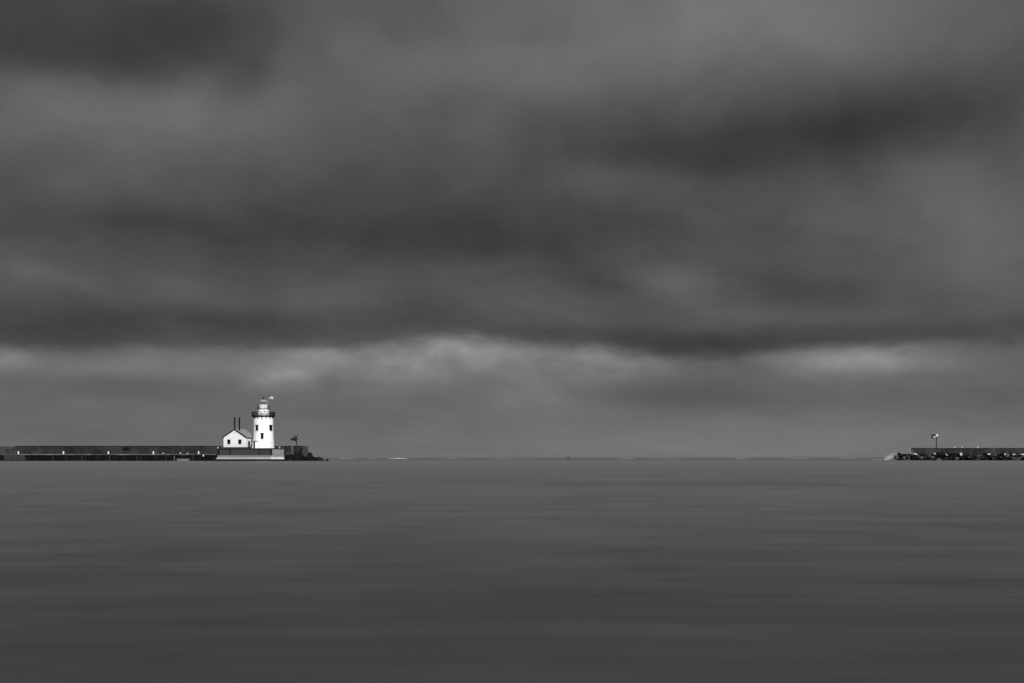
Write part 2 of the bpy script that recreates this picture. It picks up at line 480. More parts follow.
# railing
posts = [221.4, 225.4, 231.4, 238.3, 245, 252, 258.7, 265.6, 272, 278, 283.4]
bm = B()
for x in posts:
    bm_tube(bm, (X(x), -4.1, TOPZ), (X(x), -4.1, TOPZ + 1.0), .035, seg=6)
for h in (.52, .98):
    bm_tube(bm, (X(posts[0]), -4.1, TOPZ + h), (X(posts[-1]), -4.1, TOPZ + h), .02, seg=6)
obj('railing', bm, M['grey_rail'], pier)

# white markers on the pier corners
def marker(x, y, label):
    t = thing('corner_marker', label, 'bollard', (px(x), 462.15, TOPZ), group='white corner markers on the lighthouse pier')
    bm = B(); bm_lathe(bm, [(.15, 0), (.15, .1), (.09, .14), (.09, .24)], 12); obj('post', bm, M['white'], t)
    bm = B(); bm_lathe(bm, [(.15, .243), (.16, .36), (.07, .44)], 12); obj('cap', bm, M['white'], t)
marker(220.3, 448, 'small white marker on the left corner of the lighthouse pier')
marker(281.6, 448, 'small white marker on the right corner of the lighthouse pier')

# ------------------------------------------------------------------ lighthouse
TY = 469
ST = TY / F
def tz(y): return EYE + (HZ - y) * ST
tower_x = (263.4 - 512) * ST
base = tz(448.3)
lh = thing('lighthouse', 'white round lighthouse tower with dark gallery and lantern on the pier', 'lighthouse', (tower_x, TY, TOPZ))
def zz(y): return tz(y) - TOPZ
RT, RB = 9.45 * ST, 10.65 * ST
def rad(y): return RT + (RB - RT) * (y - 417) / (448.3 - 417)
bm = B(); bm_lathe(bm, [(RB + .12, 0), (RB + .12, .35), (RB, .42), (rad(432), zz(432)), (RT, zz(416.9))], 72)
obj('tower_wall', bm, M['white'], lh, smooth=False)
for p in lh.children[0].data.polygons: p.use_smooth = abs(p.normal.z) < .5


def bearing(x, r):
    a = 0
    for _ in range(20):
        a = math.asin(max(-.98, min(.98, ((x - 512) / F * (TY - r * math.cos(a)) - tower_x) / r)))
    return a


def tower_window(x, y0, y1, w):
    yc = (y0 + y1) / 2; r = rad(yc)
    a = bearing(x, r)                            # bearing round the tower from the camera side
    h = (y1 - y0) * ST
    e = bpy.data.objects.new('window', None)
    fr = B()
    wd = w / max(.45, math.cos(a))
    bm_box(fr, -wd / 2, wd / 2, -.07, .25, -h / 2, h / 2 - .12)
    wnd = obj('window', fr, M['glass'], lh, loc=(r * math.sin(a), -r * math.cos(a), zz(yc)), rotz=a)
    bpy.data.objects.remove(e)
    f = B()
    t = .07
    bm_box(f, -wd / 2 - t, -wd / 2, -.12, .2, -h / 2, h / 2 - .12)
    bm_box(f, wd / 2, wd / 2 + t, -.12, .2, -h / 2, h / 2 - .12)
    bm_box(f, -.025, .025, -.10, -.073, -h / 2, h / 2 - .12)
    bm_box(f, -wd / 2, wd / 2, -.10, -.073, -.06, -.01)
    obj('frame', f, M['darkmetal'], wnd)
    s = B(); bm_box(s, -wd / 2 - .22, wd / 2 + .22, -.2, .2, h / 2 - .117, h / 2 + .12); obj('lintel', s, M['trim'], wnd)
    s = B(); bm_box(s, -wd / 2 - .12, wd / 2 + .12, -.2, .2, -h / 2 - .1, -h / 2 - .003); obj('sill', s, M['white'], wnd)


tower_window(257.1, 425.4, 430.9, .64)
tower_window(270.8, 425.4, 430.9, .60)
tower_window(262.2, 433.5, 439.1, .72)
def vent(x, y, r=.12):
    rr = rad(y); a = bearing(x, rr)
    bm = B(); bm_tube(bm, (rr * math.sin(a) * .97, -rr * math.cos(a) * .97, zz(y)), (rr * math.sin(a) * 1.02, -rr * math.cos(a) * 1.02, zz(y)), r, seg=12)
    obj('vent', bm, M['black'], lh)
for x, y in ((262.4, 419.5), (256.6, 443.4), (271.6, 442.7)): vent(x, y)
# gallery
RG = 11.8 * ST
bm = B(); bm_lathe(bm, [(RT - .2, zz(416.9)), (RG - .35, zz(416.9)), (RG, zz(416.4)), (RG, zz(415.7)), (RT - .5, zz(415.7))], 72)
obj('gallery_deck', bm, M['darkmetal'], lh)
nb = 14
for k in range(nb):
    a = 2 * math.pi * (k + .5) / nb
    bm = B()
    r0 = RT - .08
    pr = [(r0, zz(416.95)), (RG - .3, zz(416.95)), (RG - .55, zz(417.3))]
    for q in range(1, 6):
        t = q / 6 * math.pi / 2
        pr.append((RG - .6 - (RG - .6 - r0 - .1) * math.sin(t), zz(417.3) - (zz(417.3) - zz(419.8)) * (1 - math.cos(t))))
    pr += [(r0, zz(420.2))]
    bm_prism(bm, pr, -.15, .15)
    obj('bracket', bm, M['darkmetal'], lh, rotz=a)
bm = B()
zt, zb = zz(412.1), zz(415.7)
for h in (zt, zb + .15, (zt + zb) / 2): bm_ring(bm, RG - .12, h, .045)
for k in range(84):
    a = 2 * math.pi * k / 84
    p = ((RG - .12) * math.cos(a), (RG - .12) * math.sin(a))
    r = .07 if k % 7 == 0 else .034
    bm_tube(bm, (p[0], p[1], zb), (p[0], p[1], zt + (.1 if k % 7 == 0 else 0)), r, seg=6)
obj('gallery_railing', bm, M['darkmetal'], lh)
# watch room, upper gallery, lantern
RW = 5.5 * ST
bm = B(); bm_lathe(bm, [(RW + .05, zz(415.7) + .003), (RW + .05, zz(415.2)), (RW, zz(415.1)), (RW, zz(409.6))], 48)
wr = obj('watch_room', bm, M['white'], lh)
for p in wr.data.polygons: p.use_smooth = abs(p.normal.z) < .5
for x in (264.6, 258.8):
    a = bearing(x, RW)
    bm = B(); bm_tube(bm, (RW * math.sin(a) * .9, -RW * math.cos(a) * .9, zz(411.5)), (RW * math.sin(a) * 1.03, -RW * math.cos(a) * 1.03, zz(411.5)), .2, seg=14)
    obj('porthole', bm, M['black'], lh)
bm = B(); bm_lathe(bm, [(RW - .2, zz(409.6) + .003), (6.2 * ST, zz(409.3)), (6.2 * ST, zz(408.8)), (RW - .6, zz(408.7))], 48)
obj('lantern_deck', bm, M['darkmetal'], lh)
bm = B()
for h in (zz(405.6), zz(407.2)): bm_ring(bm, 6.1 * ST, h, .022)
for k in range(20):
    a = 2 * math.pi * k / 20; p = (6.1 * ST * math.cos(a), 6.1 * ST * math.sin(a))
    bm_tube(bm, (p[0], p[1], zz(408.8)), (p[0], p[1], zz(405.5)), .03, seg=6)
obj('lantern_railing', bm, M['darkmetal'], lh)
RL = 4.05 * ST
bm = B(); bm_lathe(bm, [(RL + .08, zz(408.7) + .003), (RL + .08, zz(408.3)), (RL, zz(408.2)), (RL, zz(405.0)), (RL - .08, zz(404.9))], 40)
lb = obj('lantern_base', bm, M['white'], lh)
for p in lb.data.polygons: p.use_smooth = abs(p.normal.z) < .5
bm = B(); bm_lathe(bm, [(RL - .1, zz(404.9) + .003), (RL - .1, zz(401.7))], 10)
lg_ = obj('lantern_glass', bm, M['glass'], lh)
bm = B()
for k in range(10):
    a = 2 * math.pi * k / 10 + math.pi / 10 * 2
    p = ((RL - .08) * math.cos(a), (RL - .08) * math.sin(a))
    bm_tube(bm, (p[0], p[1], zz(404.9)), (p[0], p[1], zz(401.7)), .13, seg=6)
bm_ring(bm, RL - .1, zz(404.3), .09, 10)
obj('mullions', bm, M['dome'], lg_)  # posts made thick and grey to stand in for sky reflected in the glass
prof = [(RL + .12, zz(401.75)), (RL + .12, zz(401.5))]
for q in range(1, 8):
    t = q / 8 * math.pi / 2
    prof.append((RL * math.cos(t), zz(401.5) + (zz(399.4) - zz(401.5)) * math.sin(t)))
prof.append((.12, zz(399.3)))
bm = B(); bm_lathe(bm, prof, 40); dm = obj('lantern_dome', bm, M['dome'], lh, smooth=True)
bm = B(); bm_lathe(bm, [(.1, zz(399.4)), (.1, zz(398.9)), (.3, zz(398.5)), (.34, zz(398)), (.26, zz(397.5)), (.05, zz(397.2)), (.03, zz(395.9))], 14)
obj('finial', bm, M['darkmetal'], dm, smooth=True)
# entrance porch
vf = -RB - .55
def VX(x): return (x - 512) / F * (TY + vf) - tower_x
vx0, vx1 = VX(252.5), VX(258.3)
bm = B()
zv = zz(441.6)
bm_box(bm, vx0, vx1, vf, -1.5, 0, zv)
vb = obj('entrance_porch', bm, M['white'], lh)
bm = B(); bm_prism(bm, [(vx0 - .2, zv + .003), (vx1 + .1, zv + .003), (vx1 + .1, zv + .08), (VX(254.3), zv + .42), (vx0 - .2, zv + .2)], vf - .25, -1.5)
obj('porch_roof', bm, M['roof'], vb)
bm = B(); bm_box(bm, VX(253.25), VX(255.05), vf - .06, vf - .003, .02, zv - .1)
dr = obj('door', bm, M['trim'], lh)
bm = B(); bm_box(bm, VX(252.7), VX(255.7), vf - .5, vf - .003, zv - .09, zv - .003)
obj('hood', bm, M['trim'], vb)
bm = B(); bm_tube(bm, (VX(254.9), vf - .12, 1.0), (VX(254.9), vf - .061, 1.0), .05, seg=8); obj('handle', bm, M['grey_rail'], dr)

# flag on its pole, standing on the lantern gallery
fx = (269.15 - 512) * ST
fp = thing('flagpole', 'thin flagpole beside the lantern with a small flag blowing to the right', 'flag', (fx, TY - .6, tz(408.8)))
top = tz(396.0) - tz(408.8)
bm = B(); bm_tube(bm, (0, 0, 0), (0, 0, top), .035, .022, 8); obj('pole', bm, M['grey_rail'], fp)
bm = B()
nx, nz = 14, 7
FW, FH = 4.3 * ST, 2.3 * ST
V = [[None] * (nz + 1) for _ in range(nx + 1)]
for i in range(nx + 1):
    u = i / nx
    for j in range(nz + 1):
        v = j / nz
        V[i][j] = bm.verts.new((.04 + u * FW * .97, .16 * u * math.sin(u * 8 + v * .8), top - .08 - FH + v * FH - .18 * u + .10 * math.sin(u * 6.5) * u))
for i in range(nx):
    for j in range(nz):
        f = bm.faces.new((V[i][j], V[i + 1][j], V[i + 1][j + 1], V[i][j + 1]))
        f.material_index = 1 if (i < 5 and j >= 3) else (2 if j % 2 else 0)
fl = obj('flag_cloth', bm, M['cloth_w'], fp, smooth=True)
fl.data.materials.append(M['cloth_d']); fl.data.materials.append(M['cloth_m'])
sm = fl.modifiers.new('thickness', 'SOLIDIFY'); sm.thickness = .012

# ------------------------------------------------------------------ keeper's house
HY = 466.5; SH = HY / F
TH = R(16)
hx = (235.0 - 512) * SH
hs = thing('keeper_house', 'small white gabled house with grey roof beside the lighthouse tower', 'house', (hx, HY, TOPZ), -TH)
# local: front gable at y = 0 facing -y, house runs towards +y
HW = 11.5 * SH / .91; HD = 6.7
ze = pz(437.2, HY) - TOPZ; zr = pz(429.3, HY) - TOPZ
bm = B(); bm_prism(bm, [(-HW, 0), (HW, 0), (HW, ze), (0, zr), (-HW, ze)], 0, HD)
hw = obj('wall', bm, M['white2'], hs)
bm = B(); bm_box(bm, -HW - .06, HW + .06, -.06, HD + .06, 0, .38); obj('plinth', bm, M['trim'], hs)
sl = (zr - ze) / HW
ov = .35
bm = B()
t = .16
for s in (-1, 1):
    pts = [(s * .0, zr + .004), (s * (HW + ov), ze - ov * sl + .004), (s * (HW + ov), ze - ov * sl + t), (0, zr + t)]
    if s > 0: pts = pts[::-1]
    bm_prism(bm, pts, -.35, HD + .35)
rf = obj('roof', bm, M['roof'], hs)
for s in (-1, 1):
    bm = B()
    pts = [(0, zr + t + .03), (s * (HW + ov + .03), ze - ov * sl + t + .03), (s * (HW + ov + .03), ze - ov * sl - .18), (0, zr - .18)]
    bm_prism(bm, pts, -.45, -.352); obj('bargeboard', bm, M['trim'], rf)
bm = B(); bm_box(bm, HW + ov + .003, HW + ov + .12, -.3, HD + .3, ze - ov * sl - .05, ze - ov * sl + .12); obj('gutter', bm, M['trim'], rf)


def house_window(cx, y, w, h, zc, side=False):
    bm = B()
    bm_box(bm, -w / 2, w / 2, -.05, .1, -h / 2, h / 2)
    wn_ = obj('window', bm, M['glass'], hs, loc=(cx, y, zc), rotz=R(90) if side else 0)
    f = B()
    for x0, x1, z0, z1 in ((-w / 2 - .07, -w / 2, -h / 2, h / 2), (w / 2, w / 2 + .07, -h / 2, h / 2), (-w / 2 - .07, w / 2 + .07, h / 2, h / 2 + .07)):
        bm_box(f, x0, x1, -.09, .05, z0, z1)
    bm_box(f, -w / 2, w / 2, -.075, -.053, -.025, .025)
    bm_box(f, -.02, .02, -.078, -.053, -h / 2, h / 2)
    obj('frame', f, M['trim'], wn_)
    f = B(); bm_box(f, -w / 2 - .12, w / 2 + .12, -.14, .05, -h / 2 - .08, -h / 2 - .003); obj('sill', f, M['white2'], wn_)


kx = SH / .91
zc = pz(441.9, HY) - TOPZ
house_window(-6.1 * kx, 0, .95, 1.45, zc); house_window(4.9 * kx, 0, .95, 1.45, zc)
bm = B(); bm_tube(bm, (0, -.05, zr - 1.05), (0, .05, zr - 1.05), .2, seg=14); obj('gable_vent', bm, M['roof'], hs)
bm = B(); bm_box(bm, HW + .063, HW + .12, 1.1, 2.4, .05, 2.35)
dr = obj('door', bm, M['trim'], hs)
bm = B(); bm_box(bm, HW + .121, HW + .19, 2.2, 2.3, 1.05, 1.15); obj('handle', bm, M['grey_rail'], dr)
house_window(HW, 3.9, .8, 1.4, zc + .05, side=True)
# two stove pipes on the roof ridge and right slope
for x, yb in ((234.6, 430.2), (239.4, 431)):
    if x < 236: lx, ly = -.4, .5
    else: lx, ly = .8, 2.9
    # find the local spot that shows at this bearing
    for _ in range(12):
        Yp = HY - lx * math.sin(TH) + ly * math.cos(TH)
        ly = ((x - 512) / F * Yp - hx - lx * math.cos(TH)) / math.sin(TH)
    bm = B(); z0 = zr - lx * sl - .1
    z1 = pz(417.3, HY) - TOPZ
    bm_tube(bm, (lx, ly, z0), (lx, ly, z1), .25, seg=14)
    bm_ring_r = .24
    bm_tube(bm, (lx, ly, z1 - .35), (lx, ly, z1 + .02), .26, seg=14)
    bm_tube(bm, (lx, ly, z0), (lx, ly, z0 + .35), .28, .2, seg=14)
    obj('chimney', bm, M['black'], rf)

# ------------------------------------------------------------------ left breakwater
BY = 478; SB = BY / F
def bx(x): return (x - 512) * SB
def bz(y): return EYE + (HZ - y) * SB
bk = thing('breakwater', 'long dark stone breakwater with parapet running left from the lighthouse', 'breakwater', (bx(150), BY, 0))
b0 = bx(150)
def wallmesh(x0, x1, y0, y1, z0, z1, jag=0.0, step=1.5, joint=6.0):
    """long wall with slightly uneven top and block joints"""
    bm = B()
    n = max(2, int((x1 - x0) / step))
    rows = []
    for i in range(n + 1):
        x = x0 + (x1 - x0) * i / n
        dz = mnoise.noise(Vector((x * .35, 1.7, z1))) * jag
        dy = mnoise.noise(Vector((x * .2, 9.7, z1))) * jag * .8
        rows.append([bm.verts.new(p) for p in ((x, y0 + dy, z0), (x, y0 + dy, z1 + dz), (x, y1, z1 + dz), (x, y1, z0))])
    for a, b_ in zip(rows, rows[1:]):
        for k in range(4):
            bm.faces.new((a[k], b_[k], b_[(k + 1) % 4], a[(k + 1) % 4]))
    bm.faces.new(rows[0]); bm.faces.new(rows[-1][::-1])
    return bm
zt, zl = bz(446.2), bz(454.1)
obj('parapet', wallmesh(bx(13) - b0, bx(301) - b0, 3, 10, zl - .5, zt, .07), M['parapet'], bk)
o = obj('parapet', wallmesh(bx(-330) - b0, bx(13) - b0 - .01, 3.3, 10, zl - .5, zt - .06, .3, 1.0), M['parapet_old'], bk); o['label'] = 'paler crumbling left end of the parapet'
bm = B()
bm_prism(bm, [(bx(301) - b0 + .01, -1), (bx(308.2) - b0, -1), (bx(307.6) - b0, zt - .02), (bx(301) - b0 + .01, zt)], 1.2, 10)
for v in bm.verts:
    if v.co.y > 5 and v.co.x > bx(304) - b0: v.co.x -= 1.7      # the head narrows at the back
o = obj('end_block', bm, M['parapet'], bk); o['label'] = 'square block closing the end of the breakwater'
obj('coping', wallmesh(bx(13) - b0, bx(300.9) - b0, 2.7, 10.2, zt + .003, zt + .16, .0), M['coping'], bk)
obj('ledge', wallmesh(bx(-330) - b0, bx(216) - b0, -.3, 3.2, zl - .28, zl + .02, .05, .8), M['edge'], bk)
obj('base_wall', wallmesh(bx(-330) - b0, bx(300) - b0, 0, 3.1, -2, zl - .29, .08, .9), M['wet'], bk)
bm = B(); bm_box(bm, bx(4) - b0, bx(25) - b0, -.25, -.1, bz(460.2), zl - .3); obj('steel_sheet', bm, M['panel'], bk)
# timber piles along the face
for i in range(34):
    x = bx(26 + i * 5.6 + random.uniform(-1, 1)) - b0
    bm = B(); bm_tube(bm, (x, -.28, -1.5), (x + random.uniform(-.08, .08), -.22, zl - random.uniform(.3, .9)), .19, .16, 8)
    obj('pile', bm, M['wet'] if i % 5 else M['panel'], bk)
# ladder standing against the wall right of the pier
bm = B()
for s in (-.22, .22): bm_tube(bm, (bx(291) - b0 + s, 2.75, bz(455)), (bx(291) - b0 + s, 2.75, zt + .5), .05, seg=6)
for k in range(9): bm_tube(bm, (bx(291) - b0 - .22, 2.75, bz(455) + .3 + k * .36), (bx(291) - b0 + .22, 2.75, bz(455) + .3 + k * .36), .04, seg=6)
obj('ladder', bm, M['grey_rail'], bk)

# white light bollards on the ledge
BOLL = [(18.4, 'white bollard on the breakwater ledge, farthest left, near the crumbling parapet'),
        (63.5, 'white bollard on the breakwater ledge, second from the left'),
        (108.4, 'white bollard on the breakwater ledge, middle one of five'),
        (153.4, 'white bollard on the breakwater ledge, second nearest the lighthouse'),
        (198.6, 'white bollard on the breakwater ledge, nearest the lighthouse house')]
for x, lab in BOLL:
    t = thing('bollard', lab, 'bollard', ((x - 512) / F * (BY + .9), BY + .9, zl + .04), group='white bollards along the breakwater ledge')
    bm = B(); bm_lathe(bm, [(.28, 0), (.28, .12), (.19, .18), (.19, .56)], 16); obj('post', bm, M['white'], t)
    bm = B(); bm_lathe(bm, [(.25, .563), (.27, .72), (.2, .84), (.07, .9)], 16); obj('cap', bm, M['white'], t)

# dark board on a post in front of the parapet
t = thing('signboard', 'dark board on a thin post against the breakwater parapet', 'sign', (bx(122.6), BY + 2.2, zl))
bm = B(); bm_tube(bm, (0, 0, 0), (0, 0, bz(447) - zl), .09, seg=8); obj('post', bm, M['black'], t)
bm = B(); bm_box(bm, -.6, 1.75, -.14, -.09, bz(449) - zl, bz(447.2) - zl); obj('board', bm, M['black'], t)
# grey float moored under the breakwater
t = thing('float', 'low grey floating platform moored at the foot of the breakwater', 'float', (bx(185), BY - 2.2, 0))
bm = B(); bm_box(bm, -2.0, 2.0, -.9, 1.0, -.3, .62); obj('hull', bm, M['float'], t, bevel=.08)
bm = B(); bm_box(bm, -2.1, 2.1, -1.0, 1.1, .623, .75); obj('deck', bm, M['ledge_up'], t)
t = thing('mooring_post', 'grey mooring post rising from the water by the float', 'post', (bx(175.1), BY - 1.2, 0))
bm = B(); bm_tube(bm, (0, 0, -1.5), (0, 0, 1.55), .17, .15, 10); obj('pole', bm, M['float'], t)
bm = B(); bm_tube(bm, (0, 0, 1.553), (0, 0, 1.68), .2, .12, 10); obj('cap', bm, M['ledge_up'], t)
t = thing('mooring_post', 'short white post on the breakwater face near the lighthouse', 'post', (bx(203.8), BY - .7, 0))
bm = B(); bm_tube(bm, (0, 0, -1.5), (0, 0, bz(454.7)), .13, .12, 10); obj('pole', bm, M['wet'], t)
bm = B(); bm_tube(bm, (0, 0, bz(456.4)), (0, 0, bz(454.6)), .17, .16, 10); obj('band', bm, M['white'], t)

# ------------------------------------------------------------------ navigation light on the left head
NYY = 481; SN = NYY / F
nx0 = (296.6 - 512) * SN; nz0 = zt + .16
def NX(x): return (x - 512) * SN - nx0
def NZ(y): return EYE + (HZ - y) * SN - nz0
t = thing('beacon_mast', 'slim mast with tilted solar panel and round lamp at the breakwater end', 'beacon', (nx0, NYY, nz0))
bm = B(); bm_tube(bm, (0, 0, 0), (0, 0, NZ(436.6)), .14, .12, 10); obj('mast', bm, M['darkmetal'], t)
bm = B(); bm_lathe(bm, [(.3, 0), (.3, .06), (.12, .1)], 10); obj('base_plate', bm, M['darkmetal'], t)
bm = B(); bm_tube(bm, (0, 0, NZ(439.6)), (NX(292), 0, NZ(439.2)), .09, seg=8); bm_tube(bm, (0, 0, NZ(442)), (NX(292.5), 0, NZ(439.4)), .07, seg=6); bm_tube(bm, (0, 0, NZ(438)), (NX(298.3), 0, NZ(435.4)), .12, seg=8); bm_tube(bm, (0, 0, NZ(437)), (NX(296.9), 0, NZ(433.2)), .1, seg=8)
obj('arm', bm, M['darkmetal'], t)
bm = B()
vs = bm_box(bm, -1.05, 1.05, -.55, .55, -.05, .05)
bmesh.ops.rotate(bm, verts=bm.verts, cent=(0, 0, 0), matrix=Matrix.Rotation(R(38), 3, 'X') @ Matrix.Rotation(R(12), 3, 'Y'))
obj('solar_panel', bm, M['darkmetal'], t, loc=(NX(294), -.2, NZ(439.5)))
bm = B(); bm_tube(bm, (0, 0, 0), (0, -.55, .05), .42, .62, 20)
lamp = obj('lamp', bm, M['wing'], t, loc=(NX(298.7), 0, NZ(435.0)))
bm = B(); bm_tube(bm, (0, -.555, .05), (0, -.62, .05), .32, .3, 18); obj('lens', bm, M['black'], lamp)
bm = B(); bm_box(bm, -.5, .45, -.1, .1, 0, .75); obj('battery_box', bm, M['darkmetal'], t, loc=(NX(295.4), 0, NZ(438.4)))

# ------------------------------------------------------------------ right breakwater
RY = 560; SR = RY / F
def rx(x): return (x - 512) * SR
def rz(y): return EYE + (HZ - y) * SR
rb = thing('breakwater', 'dark breakwater wall entering from the right edge above a rubble slope', 'breakwater', (rx(970), RY, 0))
r0 = rx(970)
ztr, zbr = rz(448.4), rz(453.2)
bm = wallmesh(rx(915) - r0, rx(1500) - r0, 2, 5, zbr - 2, ztr, .08)
obj('wall', bm, M['parapet'], rb)
bm = B(); bm_prism(bm, [(rx(912.2) - r0, zbr - 1), (rx(915) - r0 - .01, zbr - 1), (rx(915) - r0 - .01, ztr), (rx(914.3) - r0, ztr - .05), (rx(911.6) - r0, zbr + .1)], 1.9, 5)
for v in bm.verts:
    if v.co.y > 3: v.co.x += 1.2 if v.co.x < rx(914.9) - r0 else 0
obj('end_slope', bm, M['midrock'], rb)
bm = wallmesh(rx(915) - r0, rx(1500) - r0, 1.75, 5.2, ztr + .003, ztr + .2, .02)
obj('coping', bm, M['coping'], rb)
bm = wallmesh(rx(912) - r0, rx(1500) - r0, -.5, 2.5, -2, zbr - 1.2, .3)
obj('footing', bm, M['wet'], rb)
for x, w_ in ((999.5, 2.4), (962, 1.2), (979, .9)):
    bm = B(); bm_box(bm, rx(x) - r0 - w_ * SR / 2, rx(x) - r0 + w_ * SR / 2, 1.82, 2.3, zbr - .5, ztr - .05)
    o = obj('patch', bm, M['panel'], rb)

# ------------------------------------------------------------------ rocks
def rock_mesh(name, seed, m, flat=1.0):
    bm = B()
    bmesh.ops.create_icosphere(bm, subdivisions=3, radius=1)
    rr = random.Random(seed)
    cuts = [(Vector((rr.gauss(0, 1), rr.gauss(0, 1), rr.gauss(0, 1))).normalized(), rr.uniform(.5, .85)) for _ in range(9)]
    for v in bm.verts:
        p = v.co.copy()
        for n_, d in cuts:                       # broken faces
            k = p.dot(n_)
            if k > d: p -= n_ * (k - d) * .9
        p *= 1 + .12 * mnoise.noise(p * 2.1 + Vector((seed, 0, 0))) + .05 * mnoise.noise(p * 6 + Vector((0, seed, 0)))
        p.z *= flat
        v.co = p
    me = bpy.data.meshes.new(name); bm.to_mesh(me); bm.free(); me.materials.append(m)
    return me
ROCKS = [rock_mesh('boulder', s, M['rock']) for s in range(7)]
MIDS = [rock_mesh('boulder', 20 + s, M['midrock']) for s in range(3)]
SLABS = [rock_mesh('flat_rock', 40 + s, M['slab'], 1) for s in range(4)]
def rock(name, me, p, s, label, cat, group, rot=None):
    o = bpy.data.objects.new(name, me); C.objects.link(o)
    o.location = p; o.scale = s
    o.rotation_euler = rot or (random.uniform(-.5, .5), random.uniform(-.5, .5), random.uniform(0, 6.28))
    return tag(o, label, cat, group)

LR = 'dark rubble boulder in the heap at the end of the left breakwater'
for i in range(30):
    u = random.random()
    x = 284.6 + 25 * u
    h = random.uniform(456.2, 460.2) if x > 290 else random.uniform(457.8, 460.3)
    s = random.uniform(.7, 1.15)
    rock('boulder', ROCKS[i % 7], (bx(x), BY + .8 - (h - 455.5) * .55, bz(h)), (s * 1.1, s, s * .85), LR, 'boulder', 'boulders at the left breakwater head')
for x, y, s, sz in ((309.5, 454.6, .75, .95), (310.3, 456.6, .9, .9), (311.6, 458.8, 1.1, 1.0), (300.2, 453.6, .6, 1.1), (296.5, 456.4, .8, .9)):
    rock('boulder', ROCKS[int(x) % 7], (bx(x), BY + .6, bz(y)), (s, s, sz), LR, 'boulder', 'boulders at the left breakwater head')
rock('boulder', ROCKS[2], (bx(313.9), BY + .5, bz(459.4)), (1.0, 1, .95), 'rounded dark rock just beyond the sloping heap off the left breakwater', 'boulder', 'boulders at the left breakwater head')
rock('boulder', ROCKS[4], (bx(319.3), BY + .5, bz(459.7)), (1.55, 1, .95), 'wide dark rock standing clear of the heap, second from the channel', 'boulder', 'boulders at the left breakwater head')
rock('boulder', ROCKS[5], (bx(326.5), BY + .5, bz(460.6)), (.8, .8, .62), 'smallest lone rock in the water, farthest out from the left breakwater', 'boulder', 'boulders at the left breakwater head')

RR_ = 'dark rubble boulder in the slope below the right breakwater wall'
for i in range(125):
    x = 898 + (1062 - 898) * (i + random.random()) / 125
    lim = 453.6 if x > 911 else 455.4
    if x < 900: lim = 456.5
    h = random.uniform(lim + .8, 460.1)
    s = random.uniform(.6, 1.25)
    me = random.choice(ROCKS if random.random() < .72 else MIDS)  # grey ones put lit highlights into the colour of the rubble
    rock('boulder', me, (rx(x), RY + 1.2 - (h - 453) * .5, rz(h)), (s * 1.25, s, s * .8), RR_, 'boulder', 'boulders below the right breakwater')
rock('boulder', ROCKS[3], (rx(899.2), RY + .2, rz(454.6)), (.9, .9, .95), 'upright dark boulder at the tip of the right breakwater beside the spray', 'boulder', 'boulders below the right breakwater')
rock('boulder', ROCKS[1], (rx(895.2), RY + .2, rz(457.2)), (.8, .8, .9), 'small dark boulder half hidden in the spray at the right breakwater tip', 'boulder', 'boulders below the right breakwater')
for k in range(6):
    rock('boulder', ROCKS[k], (rx(901 + k * 2), RY + .4, rz(456.3 - .2 * (k % 2))), (1.2, 1.1, 1.0), RR_, 'boulder', 'boulders below the right breakwater')
# pale slabs, sunlit brightness put into their colour: picture position, half width, half height, tilt
SL = [(915.2, 453.9, 1.6, .35, 12, 'pale tilted slab at the left end of the right breakwater wall'),
      (934.8, 453.8, 1.35, .30, 42, 'pale diagonal slab just below the lamp pole'),
      (946.4, 454.6, 1.3, .34, 38, 'pale diagonal slab to the right of the lamp pole'),
      (960.8, 454.4, 1.5, .80, 0, 'big pale square block below the pair of gulls'),
      (955.8, 457.6, .9, .5, -20, 'grey slab low in the rubble left of the big square block'),
      (988.8, 454.4, 1.6, .5, 6, 'bright flat slab in the rubble below the single gull'),
      (993.4, 458.6, 1.3, .42, 25, 'grey slab leaning at the waterline below the bright flat slab'),
      (1001.0, 457.2, 1.0, .4, 48, 'grey leaning slab midway between bright slabs'),
      (1004.8, 454.4, .9, .45, 0, 'small pale block beside the bright flat slabs'),
      (1013.6, 454.7, 1.4, .45, -8, 'pale block just left of the brightest slab by the right picture edge'),
      (1022.4, 454.4, 2.2, .42, 0, 'brightest long flat slab at the right edge of the picture'),
      (1017.8, 457.6, 1.4, .4, 28, 'grey slanting slab under the brightest slab'),
      (925.5, 457, 1.2, .22, 38, 'thin grey slab slanting in the rubble left of the lamp pole'),
      (969, 457.2, 1.3, .35, -5, 'low grey slab right of the big square block')]
for i, (x, y, a, b_, tl, lab) in enumerate(SL):
    me = SLABS[i % 4] if 'grey' not in lab else MIDS[i % 3]
    rock('flat_rock', me, ((x - 512) / F * (RY - 2.6), RY - 2.6, rz(y)), (a * SR * 1.35, .8, b_ * SR * 1.9), lab, 'flat rock', 'slabs lying among the boulders', rot=(R(18), R(tl), R(-6)))

